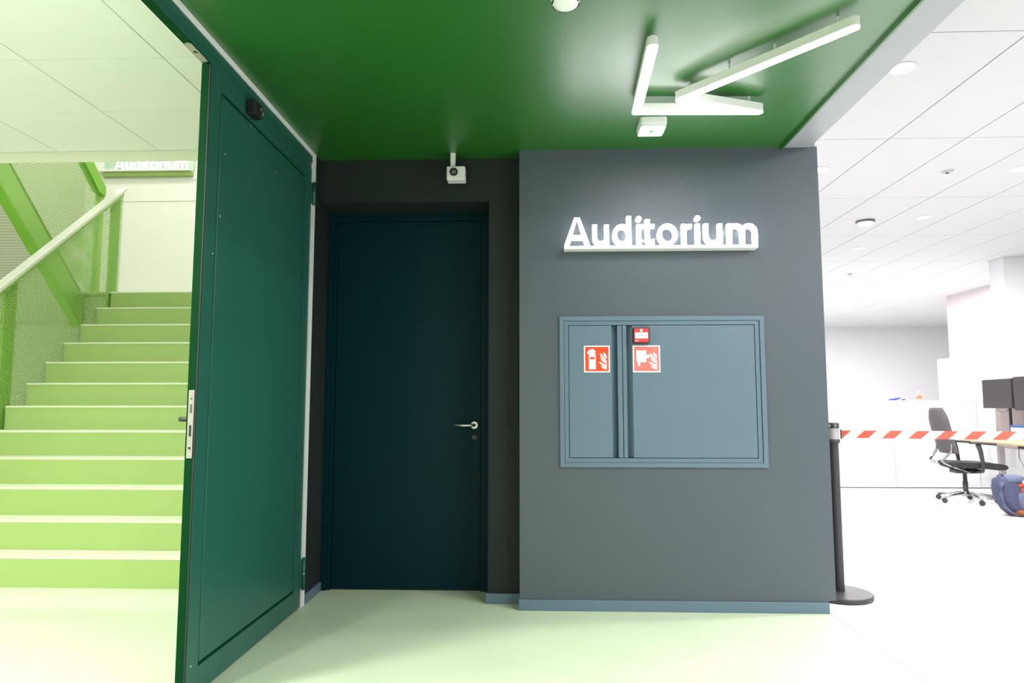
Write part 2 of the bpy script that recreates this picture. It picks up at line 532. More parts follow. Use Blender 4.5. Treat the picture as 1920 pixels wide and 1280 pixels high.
for z0, z1 in ((2.415, 2.56), (0.105, 0.29)):
    hg = obj('hinge', lathe(bmesh.new(), [(0, z0), (0.011, z0), (0.011, z1), (0, z1)], (-1.381, -0.006, 0), 16), 'leaf_green', lf)
    zm = (z0 + z1) / 2
    obj('hinge_plate', B(XL + 0.0005, -1.388, -0.05, 0.03, z0 + 0.01, z1 - 0.01, bev=0.001), 'leaf_green', hg)
    obj('knuckle_ring', lathe(bmesh.new(), [(0.0118, zm - 0.002), (0.0118, zm + 0.002)], (-1.381, -0.006, 0), 16), 'brushed_steel', hg)
cb = obj('closer_bracket', B(XL + 0.0005, XL + 0.045, -0.99, -0.90, 2.575, 2.645, bev=0.006), 'black_plastic', lf, 'small black bracket near the top edge')
obj('bracket_rail', lathe(bmesh.new(), [(0, 0), (0.016, 0), (0.016, 0.012), (0.010, 0.016), (0, 0.016)], (XL + 0.045, -0.93, 2.62), 20, 'X'), 'dark_plastic', cb)
obj('bracket_clip', B(XL + 0.01, XL + 0.05, -0.905, -0.885, 2.60, 2.635, bev=0.003), 'brushed_steel', cb)

# ------------------------------------------------------------------ recessed teal door
DY = 0.372
fr = thing('door_frame', 'dark teal stepped steel frame around the recessed door', 'door frame', (-0.85, DY, 0.0))
fr['kind'] = 'structure'
for x0, x1 in ((OX0 + 0.002, -1.365), (-0.337, OX1 - 0.002)):
    obj('jamb', B(x0, x1, DY, DY + 0.06, 0, 2.466, bev=0.002), 'door_teal', fr)
obj('head', B(-1.365, -0.337, DY, DY + 0.06, 2.455, 2.4695, bev=0.002), 'door_teal', fr)
for x0, x1 in ((-1.3645, -1.343), (-0.370, -0.3375)):
    obj('stop', B(x0, x1, DY + 0.014, DY + 0.06, 0, 2.455, bev=0.002), 'door_teal', fr)
obj('head_stop', B(-1.343, -0.370, DY + 0.014, DY + 0.06, 2.419, 2.455, bev=0.002), 'door_teal', fr)
d1 = thing('door_1', 'plain dark teal door with steel lever handle, recessed beside the sign wall', 'door', (-0.856, DY + 0.05, 0.006), kind='structure')
obj('leaf', B(-1.340, -0.373, DY + 0.032, DY + 0.075, 0.007, 2.416, bev=0.002), 'door_teal', d1)
hz = 1.054
hy = DY + 0.032
han = obj('handle', tube(bmesh.new(), [(-0.413, hy, hz), (-0.413, hy - 0.046, hz), (-0.421, hy - 0.054, hz), (-0.548, hy - 0.054, hz)], 0.0095, 14), 'brushed_steel', d1, 'brushed steel lever handle')
obj('rosette', lathe(bmesh.new(), [(0, 0), (0.026, 0), (0.026, 0.006), (0.023, 0.009), (0, 0.009)], (-0.413, hy, hz), 28, 'Y'), 'brushed_steel', han)
ky = obj('keyhole_rosette', lathe(bmesh.new(), [(0, 0), (0.018, 0), (0.018, 0.003), (0, 0.003)], (-0.413, hy, 0.974), 24, 'Y'), 'black_plastic', d1, 'black keyhole rosette')
obj('lock_cylinder', lathe(bmesh.new(), [(0, 0), (0.008, 0), (0.008, 0.005), (0, 0.005)], (-0.413, hy, 0.978), 16, 'Y'), 'grey_mark', ky)
obj('threshold_seal', B(-1.340, -0.373, DY + 0.036, DY + 0.07, 0.0, 0.0065), 'rubber', d1)

# ------------------------------------------------------------------ fire hose cabinet
fc = thing('fire_hose_cabinet', 'teal steel fire hose cabinet with two doors set into the slate wall', 'cabinet', (0.74, 0.0, 0.82))
X0, X1, Z0, Z1 = 0.133, 1.346, 0.820, 1.714
def ring(x0, x1, z0, z1, w, y0, y1, nm, par):
    for (a0, a1, c0, c1) in ((x0, x1, z1 - w, z1), (x0, x1, z0, z0 + w), (x0, x0 + w, z0 + w, z1 - w), (x1 - w, x1, z0 + w, z1 - w)):
        obj(nm, B(a0, a1, y0, y1, c0, c1, bev=0.0015), 'teal_steel', par)
ring(X0, X1, Z0, Z1, 0.027, -0.012, -0.0005, 'outer_frame', fc)
ring(0.1615, 1.3165, 0.8475, 1.6865, 0.025, -0.006, 0.035, 'inner_frame', fc)
obj('back', B(0.1615, 1.3165, 0.09, 0.118, 0.844, 1.688), 'teal_steel', fc)
DZ0, DZ1 = 0.8755, 1.6585
ld = obj('door', B(0.190, 0.4435, -0.003, 0.02, DZ0, DZ1, bev=0.0015), 'teal_steel', fc, 'narrow left door')
rd = obj('door', B(0.5665, 1.2885, -0.003, 0.02, DZ0, DZ1, bev=0.0015), 'teal_steel', fc, 'wide right door')
obj('finger_groove', prism(bmesh.new(), [(0.4435, 0.018), (0.4435, 0.02), (0.4785, 0.045), (0.4785, 0.040)], DZ0, DZ1, 'XY'), 'teal_steel', ld)
obj('door_lip', B(0.4785, 0.5055, -0.003, 0.045, DZ0, DZ1, bev=0.0015), 'teal_steel', ld)
obj('finger_groove', prism(bmesh.new(), [(0.5665, 0.018), (0.5665, 0.02), (0.5325, 0.045), (0.5325, 0.040)], DZ0, DZ1, 'XY'), 'teal_steel', rd)
obj('door_lip', B(0.5095, 0.5325, -0.003, 0.045, DZ0, DZ1, bev=0.0015), 'teal_steel', rd)

# fire signs
FL = [
    [(0.62, 0.725), (0.70, 0.665), (0.74, 0.60), (0.80, 0.53), (0.862, 0.455), (0.885, 0.43), (0.80, 0.465), (0.72, 0.515), (0.655, 0.58), (0.635, 0.65)],
    [(0.765, 0.755), (0.82, 0.70), (0.865, 0.64), (0.885, 0.575), (0.87, 0.505), (0.81, 0.56), (0.765, 0.63), (0.745, 0.70)],
    [(0.645, 0.545), (0.70, 0.50), (0.78, 0.455), (0.88, 0.415), (0.885, 0.325), (0.80, 0.355), (0.72, 0.405), (0.66, 0.475)],
    [(0.56, 0.395), (0.64, 0.385), (0.72, 0.335), (0.80, 0.30), (0.885, 0.30), (0.885, 0.215), (0.79, 0.225), (0.71, 0.255), (0.63, 0.325)],
    [(0.645, 0.245), (0.72, 0.225), (0.80, 0.205), (0.885, 0.195), (0.885, 0.105), (0.80, 0.12), (0.72, 0.155)],
]
EXT = [[(0.19, 0.115), (0.455, 0.115), (0.455, 0.66), (0.43, 0.70), (0.38, 0.715), (0.44, 0.735), (0.45, 0.79), (0.40, 0.84), (0.33, 0.88), (0.25, 0.855), (0.17, 0.81), (0.13, 0.75), (0.14, 0.68), (0.175, 0.67), (0.20, 0.72), (0.255, 0.715), (0.205, 0.69), (0.19, 0.65)]]
HOSE = [[(0.125, 0.83), (0.20, 0.81), (0.44, 0.815), (0.49, 0.84), (0.495, 0.40), (0.44, 0.375), (0.27, 0.385), (0.255, 0.22), (0.20, 0.22), (0.17, 0.38), (0.135, 0.40)],
        [(0.50, 0.64), (0.56, 0.67), (0.62, 0.64), (0.625, 0.56), (0.56, 0.52), (0.50, 0.55)]]
def fire_sign(label, x0, x1, z0, z1, base, shapes, extra):
    t = thing('fire_sign', label, 'sign', ((x0 + x1) / 2, -0.004, z0))
    w, h = x1 - x0, z1 - z0
    y = -0.0032
    obj('border', B(x0, x1, y - 0.0014, y, z0, z1), 'sign_white', t, 'white border')
    g = 0.045
    obj('field', B(x0 + g * w, x1 - g * w, y - 0.0022, y - 0.0013, z0 + g * h, z1 - g * h), base, t)
    for nm, polys in (('flame', FL), ('pictogram', shapes)):
        for p in polys:
            obj(nm, prism(bmesh.new(), [(x0 + u * w, z0 + v * h) for u, v in p], y - 0.0030, y - 0.0021), 'sign_white', t)
    for u0, u1, v0, v1 in extra:
        obj('pictogram_mark', B(x0 + u0 * w, x0 + u1 * w, y - 0.0036, y - 0.0029, z0 + v0 * h, z0 + v1 * h), base, t)
    return t
fire_sign('red square sign with white fire extinguisher on the narrow cabinet door', 0.279, 0.432, 1.378, 1.538, 'red_sign', EXT, [(0.23, 0.41, 0.485, 0.575)])
fire_sign('faded pink square sign with white fire hose reel on the wide cabinet door', 0.569, 0.731, 1.378, 1.538, 'pink_sign', HOSE, [(0.2 + 0.05 * i, 0.206 + 0.05 * i, 0.42, 0.78) for i in range(5)])
t = thing('fire_call_point', 'red manual fire call point with white panel above the pink sign', 'call point', (0.617, -0.004, 1.55))
yy = -0.0032
obj('housing', B(0.569, 0.666, yy - 0.030, yy, 1.549, 1.643, bev=0.004), 'black_plastic', t, 'dark housing')
obj('cover', B(0.575, 0.660, yy - 0.034, yy - 0.029, 1.555, 1.637, bev=0.002), 'call_red', t)
obj('break_panel', B(0.580, 0.655, yy - 0.0355, yy - 0.033, 1.577, 1.613, bev=0.001), 'sign_white', t)
for i, r in enumerate((0.0028, 0.0036, 0.0028)):
    obj('dot', lathe(bmesh.new(), [(0, 0), (r, 0), (r, 0.0008), (0, 0.0008)], (0.6035 + 0.0135 * i, yy - 0.0352, 1.596), 12, 'Y'), 'grey_mark', t)
obj('flame_symbol', lathe(bmesh.new(), [(0, 0), (0.008, 0), (0.008, 0.001), (0, 0.001)], (0.617, yy - 0.0335, 1.625), 18, 'Y'), 'sign_white', t)
obj('maker_mark', B(0.581, 0.602, yy - 0.0348, yy - 0.0335, 1.562, 1.566), 'sign_white', t)

# ------------------------------------------------------------------ lit sign
def letters(ox, oy, z0, s, y0, y1):
    """the word Auditorium as stroked letters; x positions measured in metres along the sign"""
    w = 0.0265 * s
    X = lambda v: ox + (v - 0.166) * s
    xh, cap, asc = 0.128 * s, 0.172 * s, 0.178 * s
    out = []
    hw = w / 2
    def N(ch):
        bm = bmesh.new()
        out.append((ch, bm))
        return bm
    def dot(bm, cx, cz, r):
        prism(bm, arc(cx, cz, r, 0, 350, 20), y0, y1)
    def u_letter(a, c):
        bm = N('letter_u')
        r = (c - a - w) / 2
        stroke(bm, [(a + hw, z0 + xh)] + arc(a + hw + r, z0 + r + hw, r, 180, 360, 16), w, y0, y1)
        stroke(bm, [(c - hw, z0 + xh), (c - hw, z0)], w, y0, y1)
    # A
    bm = N('letter_a')
    a, c = X(0.164), X(0.318)
    m = (a + c) / 2
    for sgn in (-1, 1):
        prism(bm, [(m + sgn * (c - a) / 2, z0), (m + sgn * ((c - a) / 2 - w * 1.1), z0), (m - sgn * 0.0005, z0 + cap - w * 0.2), (m - sgn * 0.0, z0 + cap), (m + sgn * w * 0.6, z0 + cap)], y0, y1)
    stroke(bm, [(a + 0.036 * s, z0 + 0.052 * s), (c - 0.036 * s, z0 + 0.052 * s)], w * 0.9, y0, y1)
    u_letter(X(0.333), X(0.430))
    bm = N('letter_d')
    a, c = X(0.452), X(0.563)
    rx, rz = (c - a - w) / 2, (xh - w) / 2
    stroke(bm, arc(a + hw + rx, z0 + xh / 2, rx, 0, 345, 24, rz + 0.002 * s), w, y0, y1, closed=True)
    stroke(bm, [(c - hw, z0), (c - hw, z0 + asc)], w, y0, y1)
    def i_letter(cx):
        bm = N('letter_i')
        stroke(bm, [(cx, z0), (cx, z0 + xh)], w, y0, y1)
        dot(bm, cx, z0 + 0.162 * s, w * 0.62)
    i_letter(X(0.609))
    bm = N('letter_t')
    c = X(0.660)
    r = 0.022 * s
    stroke(bm, [(c, z0 + 0.158 * s), (c, z0 + r + hw)] + arc(c + r, z0 + r + hw, r, 180, 280, 8) + [(c + r + 0.018 * s, z0 + hw)], w, y0, y1)
    stroke(bm, [(c - 0.030 * s, z0 + xh - hw * 0.8), (c + 0.042 * s, z0 + xh - hw * 0.8)], w * 0.85, y0, y1)
    bm = N('letter_o')
    a, c = X(0.718), X(0.838)
    stroke(bm, arc((a + c) / 2, z0 + xh / 2, (c - a - w) / 2, 0, 345, 26, (xh - w) / 2 + 0.003 * s), w, y0, y1, closed=True)
    bm = N('letter_r')
    a = X(0.863)
    stroke(bm, [(a + hw, z0), (a + hw, z0 + xh)], w, y0, y1)
    stroke(bm, [(a + hw, z0 + xh * 0.55)] + arc(a + 0.052 * s, z0 + xh - 0.05 * s, 0.037 * s, 160, 80, 8, 0.037 * s), w * 0.95, y0, y1)
    i_letter(X(0.957))
    u_letter(X(0.993), X(1.102))
    bm = N('letter_m')
    a, c = X(1.132), X(1.308)
    p = (c - a - w) / 2
    r = p / 2
    stroke(bm, [(a + hw, z0), (a + hw, z0 + xh)], w, y0, y1)
    for k in range(2):
        cx = a + hw + r + p * k
        stroke(bm, arc(cx, z0 + xh - hw - r, r, 180, 0, 14) + [(cx + r, z0)], w, y0, y1)
    return out
sg = thing('auditorium_sign', 'glowing white Auditorium lettering on a rail on the slate wall', 'sign', (0.737, -0.04, 2.11))
for nm, bm in letters(0.166, 0, 2.131, 1.0, -0.068, -0.034):
    o = obj(nm, bm, 'sign_letters', sg)
    o.data.materials.append(MATS['letter_side'])
    for f in o.data.polygons:
        if f.normal.y > -0.9:
            f.material_index = 1
obj('rail', B(0.162, 1.308, -0.074, -0.0005, 2.110, 2.1305, bev=0.002), 'rail_grey', sg, 'white rail under the letters')

# ------------------------------------------------------------------ things on the green ceiling
def outline(pts, w):
    """closed outline of a round-jointed, round-capped stroke along an open polyline"""
    P = [Vector(p) for p in pts]
    h = w / 2
    def side(Q):
        out = []
        n = len(Q)
        for i in range(n):
            if i == 0:
                d = (Q[1] - Q[0]).normalized()
                a0 = math.atan2(d.y, d.x)
                for k in range(7):
                    a = a0 + PI - (PI / 2) * k / 6
                    out.append(Q[0] + h * Vector((math.cos(a), math.sin(a))))
            elif i == n - 1:
                d = (Q[-1] - Q[-2]).normalized()
                a0 = math.atan2(d.y, d.x)
                for k in range(6):
                    a = a0 + PI / 2 - (PI / 2) * k / 6
                    out.append(Q[-1] + h * Vector((math.cos(a), math.sin(a))))
            else:
                d0 = (Q[i] - Q[i - 1]).normalized()
                d1 = (Q[i + 1] - Q[i]).normalized()
                n0 = Vector((-d0.y, d0.x)); n1 = Vector((-d1.y, d1.x))
                cr = d0.x * d1.y - d0.y * d1.x
                if cr > 0:     # turning left: left side is the inner side
                    m = (n0 + n1).normalized()
                    out.append(Q[i] + m * (h / max(0.12, m.dot(n0))))
                else:
                    a0 = math.atan2(n0.y, n0.x); a1 = math.atan2(n1.y, n1.x)
                    while a1 > a0: a1 -= 2 * PI
                    for k in range(9):
                        a = a0 + (a1 - a0) * k / 8
                        out.append(Q[i] + h * Vector((math.cos(a), math.sin(a))))
        return out
    return [tuple(v) for v in side(P) + side(P[::-1])]
LP = [(0.487, -1.345), (0.512, -0.700), (1.135, -0.680), (0.706, -0.838), (1.262, -1.462)]
lamp = thing('ceiling_lamp', 'zigzag white tube lamp glowing under the green ceiling', 'lamp', (0.8, -1.0, 2.66))
obj('diffuser', prism(bmesh.new(), outline(LP, 0.045), 2.6715, 2.6745, 'XY', smooth=False), 'lamp_diffuser', lamp, 'glowing white diffuser')
obj('housing', prism(bmesh.new(), outline(LP, 0.047), 2.675, 2.714, 'XY'), 'white_plastic', lamp, 'white lamp housing')
def lerp(a, c, t_): return (a[0] + (c[0] - a[0]) * t_, a[1] + (c[1] - a[1]) * t_)
for a, c, tt in ((0, 1, 0.15), (0, 1, 0.8), (1, 2, 0.45), (2, 3, 0.12), (3, 4, 0.06), (3, 4, 0.33), (3, 4, 0.6), (3, 4, 0.93)):
    q = lerp(LP[a], LP[c], tt)
    obj('bracket', lathe(bmesh.new(), [(0.005, 2.714), (0.005, H - 0.0005)], (q[0], q[1], 0), 12), 'white_plastic', lamp)

t = thing('emergency_light', 'white square emergency light on the ceiling below the zigzag lamp', 'emergency light', (0.64, -0.42, 2.70))
b = bmesh.new()
prism(b, rrect(0.566, 0.714, -0.470, -0.312, 0.018, 5), 2.718, H - 0.0005, 'XY')
obj('body', b, 'white_plastic', t)
obj('cover', prism(bmesh.new(), rrect(0.570, 0.710, -0.466, -0.316, 0.016, 5), 2.700, 2.7175, 'XY'), 'white_plastic', t)
obj('indicator', prism(bmesh.new(), rrect(0.632, 0.648, -0.400, -0.380, 0.003, 3), 2.6990, 2.7001, 'XY'), 'led_green', t, 'small green mark')

t = thing('smoke_detector', 'round white smoke detector on the green ceiling at the top edge', 'smoke detector', (0.112, -1.62, 2.69))
obj('base', lathe(bmesh.new(), [(0.060, H - 0.0005), (0.062, 2.735), (0.058, 2.728)], (0.112, -1.62, 0), 36), 'white_plastic', t)
obj('dome', lathe(bmesh.new(), [(0.056, 2.730), (0.055, 2.712), (0.046, 2.700), (0.030, 2.692), (0, 2.690)], (0.112, -1.62, 0), 36), 'white_plastic', t)
for k in range(8):
    a = 2 * PI * k / 8 + 0.2
    pts = [(0.112 + 0.0512 * math.cos(a + q), -1.62 + 0.0512 * math.sin(a + q), 2.7048) for q in (-0.25, -0.1, 0.1, 0.25)]
    obj('slot', tube(bmesh.new(), pts, 0.0035, 6), 'black_plastic', t)

t = thing('security_camera', 'small white box camera on a stem above the teal door', 'camera', (-0.50, 0.03, 2.565))
bd = obj('body', B(-0.556, -0.443, -0.005, 0.075, 2.568, 2.654, bev=0.005), 'white_plastic', t)
obj('stem', B(-0.537, -0.506, 0.02, 0.05, 2.654, H - 0.0005, bev=0.003), 'white_plastic', t)
ln = obj('lens', lathe(bmesh.new(), [(0.013, 0), (0.025, 0), (0.025, 0.010), (0.014, 0.012), (0.013, 0.004), (0, 0.004)], (-0.511, -0.005, 2.616), 28, 'Y'), 'black_plastic', t, 'black lens ring')
obj('lens_glass', lathe(bmesh.new(), [(0, 0.0075), (0.0128, 0.0055)], (-0.511, -0.005, 2.616), 24, 'Y'), 'lens_glass', ln)
obj('indicator', B(-0.4435, -0.440, 0.01, 0.02, 2.600, 2.612), 'led_red', t, 'small red light')

# ------------------------------------------------------------------ stair hall on the left
h, tr, SY = 0.197, 0.2203, 0.382
SX0, SX1 = -4.435, -1.475
hc = thing('ceiling_stair_hall', 'pale green panelled ceiling of the stair hall', 'ceiling', (-4.1, -3.0, HALL_Z), kind='structure')
obj('slab', B(-6.7, -1.4385, -8, 0.30, HALL_Z + 0.012, HALL_Z + 0.15), 'hall_fascia', hc)
tile_me = None
for ix in range(8):
    for iy in range(8):
        x1 = -1.150 - 0.7015 * ix if ix else -1.4395
        x0 = -1.150 - 0.7015 * (ix + 1)
        y1 = 0.298 - 0.606 * iy
        if ix == 0 or tile_me is None:
            o = obj('ceiling_panel', B(x0 + 0.002, x1 - 0.002, y1 - 0.604, y1 - 0.002, HALL_Z, HALL_Z + 0.0115, bev=0.001, seg=1), 'hall_ceiling', hc)
        else:
            if ix == 1 and iy == 0:
                pass
            o = bpy.data.objects.new('ceiling_panel', tile_me)
            C.objects.link(o)
            o.parent = hc
            o.location = (-0.7015 * (ix - 1), -0.606 * iy, 0)
        if ix == 0 and iy == 7:
            tm = obj('ceiling_panel', B(-2.553 + 0.002, -1.8515 - 0.002, 0.298 - 0.604, 0.298 - 0.002, HALL_Z, HALL_Z + 0.0115, bev=0.001, seg=1), 'hall_ceiling', hc)
            tile_me = tm.data
            bpy.data.objects.remove(tm)
ix = None
struct('trim_4', B(-6.7, -1.4705, 0.301, 0.312, 2.828, HALL_Z + 0.3), 'hall_fascia', 'cream fascia strip at the edge of the stair hall ceiling', 'trim')
struct('wall_stair_back', B(-6.9, -1.3, 5.6, 5.75, 0, 6.6), 'hall_white', 'pale wall behind the top of the green stairs', 'wall')
for z in (4.200, 4.520):
    struct('trim_5' if z < 4.3 else 'trim_6', B(-6.69, -1.48, 5.592, 5.5995, z - 0.008, z + 0.008), 'white_paint', 'thin white line on the pale wall behind the stairs, %s one' % ('lower' if z < 4.3 else 'upper'), 'trim')
struct('wall_stair_left', B(-6.9, -6.7, -8, 5.6, 0, 6.6), 'ribbed_beige', 'beige finely ribbed wall behind the green stair balustrades', 'wall')
struct('wall_stair_right', B(-1.470, -1.30, 2.9, 5.6, 0, 6.6), 'hall_white', 'pale wall at the right of the upper stair landing', 'wall')
struct('ceiling_stairwell', B(-6.9, -1.3, 0.3, 5.75, 6.6, 6.7), 'hall_white', 'pale ceiling high over the stairwell', 'ceiling')
struct('wall_stair_rear', B(-6.9, 1.4, -8.1, -8.0, 0, 3.0), 'hall_white', 'pale wall at the far rear of the hall', 'wall')

struct('wall_stair_under', B(-6.69, SX0 - 0.05, 2.95, 3.05, 0, 2.34), 'ribbed_beige', 'beige ribbed wall under the upper stair landing', 'wall')
st = thing('staircase', 'light green stair flight climbing away from the hall', 'stairs', ((SX0 + SX1) / 2, SY, 0), kind='structure')
for n in range(1, 13):
    y = SY + (n - 1) * tr
    depth = tr if n < 12 else 2.9
    ye = y + tr if n < 12 else 5.595
    r = obj('step', B(SX0, SX1, y, y + 0.03, (n - 1) * h, n * h - 0.016), 'stair_green', st)
    obj('tread', B(SX0 - (0.0 if n < 12 else 2.24), SX1, y - 0.004, ye, n * h - 0.016, n * h, bev=0.003), 'tread_pale', r)
b = bmesh.new()
pts = [(SY + 0.04, 0.0)]
prism(b, [(SY + 0.20, 0.0), (SY + 12 * tr, 10.4 * h), (SY + 12 * tr, 11.9 * h)] + [p for n in range(11, 0, -1) for p in ((SY + n * tr + 0.03, n * h - 0.017), )] + [(SY + 0.03, 0.0)], SX0, SX0 + 0.012, 'YZ')
obj('stringer', b, 'stair_green', st)

# balustrade of the first flight
RX = -4.455
bl = thing('balustrade', 'light green perforated balustrade with pale handrail beside the stairs', 'balustrade', (RX, 1.5, 0.0))
slope = 0.845
def rz(y): return 3.470 + (y - 2.925) * slope
y0, y1 = 0.30, 2.945
prof = lambda a, c: [(y0, rz(y0) + a), (y1, rz(y1) + a), (y1, rz(y1) + c), (y0, rz(y0) + c)]
obj('handrail', prism(bmesh.new(), prof(0.0, 0.03), RX - 0.055, RX + 0.045, 'YZ'), 'hall_fascia', bl, 'pale handrail cap')
obj('rail_bar', prism(bmesh.new(), prof(-0.055, -0.001), RX - 0.015, RX + 0.015, 'YZ'), 'rail_green', bl)
for py, wd in ((2.865, 0.14), (1.50, 0.13), (0.45, 0.12)):
    zb = max(0.0, (math.floor((py - SY) / tr) + 1) * h - 0.25)
    obj('post', prism(bmesh.new(), [(py - wd / 2, zb), (py + wd / 2, zb), (py + wd / 2, rz(py + wd / 2) - 0.056), (py - wd / 2, rz(py - wd / 2) - 0.056)], RX - 0.03, RX - 0.008, 'YZ'), 'rail_green', bl)
obj('mesh_panel', prism(bmesh.new(), [(y0, max(0.02, rz(y0) - 1.30)), (y0 + 0.3, 0.02), (y1, rz(y1) - 1.32), (y1, rz(y1) - 0.02), (y0, rz(y0) - 0.02)], RX + 0.008, RX + 0.0095, 'YZ'), 'mesh_green', bl)

# second flight, climbing back towards the viewer
FX = -4.80
s2 = 0.95
f2 = thing('upper_stair_flight', 'upper green stair flight climbing to the left with perforated side', 'stairs', (FX, 2.9, 2.36))
f2['kind'] = 'structure'
def fz(y): return 2.013 - (y - 2.902) * s2
ya, yb = -0.55, 2.90
def band(a, c, x0, x1): return prism(bmesh.new(), [(ya, fz(ya) + a), (yb, fz(yb) + a), (yb, fz(yb) + c), (ya, fz(ya) + c)], x0, x1, 'YZ')
obj('soffit', band(0.05, 0.08, -6.65, FX - 0.10), 'ribbed_beige', f2, 'beige underside')
obj('stringer_flange', band(0.0, 0.03, FX - 0.10, FX), 'stringer_green', f2)
obj('stringer', band(0.031, 0.34, FX - 0.02, FX), 'rail_green', f2)
for k in range(12):
    yk = 2.71 - 0.2074 * (k + 1)
    obj('step', B(-6.65, FX - 0.021, yk, yk + 0.21, 2.364 + 0.197 * (k + 1) - 0.055, 2.364 + 0.197 * (k + 1)), 'stair_green', f2)
def hz2(y): return 3.632 - (y - 3.143) * 0.53 if y > 2.9 else fz(y) + 1.66
obj('handrail', prism(bmesh.new(), [(ya, fz(ya) + 1.42), (3.03, fz(3.03) + 1.62), (3.14, fz(3.14) + 1.70), (3.14, fz(3.14) + 1.80), (ya, fz(ya) + 1.62)], FX - 0.05, FX + 0.03, 'YZ'), 'stringer_green', f2)
obj('end_post', B(FX - 0.03, FX + 0.0, 3.055, 3.165, 2.365, 3.52), 'rail_green', f2)
obj('mesh_panel', prism(bmesh.new(), [(ya, fz(ya) + 0.30), (yb, fz(yb) + 0.30), (3.10, 2.37), (3.10, fz(3.10) + 1.66), (ya, fz(ya) + 1.46)], FX + 0.002, FX + 0.0035, 'YZ'), 'mesh_green', f2)
# sign at the top of the stairs
s2g = thing('auditorium_sign', 'pale Auditorium lettering on a ledge above the top of the green stairs', 'sign', (-5.68, 5.55, 4.63))
for nm, bm in letters(-6.233, 0, 4.655, 0.97, 5.52, 5.545):
    obj(nm, bm, 'sign_letters_dim', s2g)
obj('ledge', B(-6.50, -5.08, 5.50, 5.5995, 4.626, 4.652), 'white_paint', s2g, 'white ledge')
obj('back_panel', B(-6.42, -5.06, 5.585, 5.5995, 4.653, 4.98), 'mint_panel', s2g, 'mint panel behind the letters')
obj('under_strip', B(-6.42, -5.08, 5.54, 5.5995, 4.560, 4.6255), 'stair_green', s2g, 'green strip under the ledge')

# ------------------------------------------------------------------ office: shell
oc = thing('ceiling_office', 'white tiled suspended ceiling of the open office', 'ceiling', (5, 4, OFFICE_Z), kind='structure')
obj('grid', B(1.663, 13, -8, 14.8, OFFICE_Z + 0.012, OFFICE_Z + 0.05), 'office_grid', oc)
me0 = None
TX, TY = 0.6065, 1.585
for ix in range(-2, 17):
    for iy in range(-4, 10):
        x0 = 2.813 + TX * ix
        yq = -0.289 + TY * iy
        if x0 < 1.6 or x0 + TX > 13 or yq + TY > 16.5:
            continue
        if me0 is None:
            o = obj('ceiling_tile', B(2.813 + 0.004, 2.813 + TX - 0.004, -0.289 + 0.004, -0.289 + TY - 0.004, OFFICE_Z, OFFICE_Z + 0.0115, bev=0.002, seg=1), 'office_tile', oc)
            me0 = o.data
        else:
            o = bpy.data.objects.new('ceiling_tile', me0)
            C.objects.link(o)
            o.parent = oc
        o.location = (TX * ix, TY * iy, 0)
struct('wall_far', B(1.0, 13, 14.8, 15.0, 0, OFFICE_Z), 'office_wall', 'pale grey far wall of the office', 'wall')
struct('wall_right', B(12.8, 13.0, -8, 14.8, 0, OFFICE_Z), 'office_wall', 'pale wall at the far right of the office', 'wall')
struct('wall_rear', B(1.4, 13, -8.1, -8.0, 0, OFFICE_Z), 'office_wall', 'pale wall at the rear of the office', 'wall')
struct('wall_office_left', B(-1.29, 1.70, 0.61, 14.8, 0, OFFICE_Z), 'office_wall', 'pale office wall behind the slate sign wall', 'wall')
struct('wall_office_side', B(7.95, 12.0, 6.6, 9.41, 0, OFFICE_Z), 'pinkish_wall', 'pale pinkish wall block beyond the office column', 'wall')
struct('trim_7', B(6.655, 7.30, 5.81, 6.12, 0, OFFICE_Z, bev=0.004), 'office_wall', 'square white column beside the low white cabinets', 'column')

# downlights and detectors
dl = thing('downlight', 'round white ceiling downlight in the office', 'downlight', (OFFICE_LIGHTS[0][0], OFFICE_LIGHTS[0][1], OFFICE_Z), group='office ceiling downlights', local=True)
obj('trim_ring', lathe(bmesh.new(), [(0.062, -0.001), (0.078, -0.001), (0.078, -0.006), (0.066, -0.011), (0.062, -0.008)], (0, 0, 0), 28), 'white_plastic', dl)
obj('lens', lathe(bmesh.new(), [(0, -0.005), (0.0615, -0.005)], (0, 0, 0), 28), 'downlight_glow', dl, 'glowing lens')
DL_LABEL = {(2.30, 0.12): 'round office downlight closest to the grey beam, the largest in view', (2.55, 2.00): 'round office downlight touching the upper right edge of the slate wall',
            (4.33, 2.03): 'round office downlight cut by the right edge of the picture', (4.36, 3.62): 'round office downlight right of the large round smoke detector',
            (4.34, 5.16): 'round office downlight below the large round smoke detector', (6.6, 8.0): 'round office downlight left of the white column, above the pinkish wall corner',
            (6.8, 11.2): 'round office downlight high over the far grey wall, beside the slate wall', }
dl['label'] = DL_LABEL[(2.30, 0.12)]
for x, y in OFFICE_LIGHTS[1:]:
    dup(dl, (x, y, OFFICE_Z), DL_LABEL.get((x, y), 'round white office downlight out of sight'))
dh = thing('downlight', 'added round light brightening the stair hall, out of sight', 'downlight', STAIR_LIGHTS[0], group='added stair hall lights', local=True)
obj('trim_ring', lathe(bmesh.new(), [(0.155, -0.001), (0.175, -0.001), (0.175, -0.008), (0.158, -0.014), (0.155, -0.010)], (0, 0, 0), 28), 'white_plastic', dh)
obj('lens', lathe(bmesh.new(), [(0, -0.006), (0.154, -0.006)], (0, 0, 0), 28), 'downlight_glow', dh)
for x, y, z in STAIR_LIGHTS[1:]:
    dup(dh, (x, y, z + (0.1 if z > 4 else 0)))
dt = thing('smoke_detector', 'round white detector on the white office ceiling tiles, the largest one', 'smoke detector', (3.775, 3.77, OFFICE_Z), local=True)
obj('base', lathe(bmesh.new(), [(0.10, -0.0005), (0.10, -0.022), (0.085, -0.024)], (0, 0, 0), 28), 'grey_mark', dt, 'dark base ring')
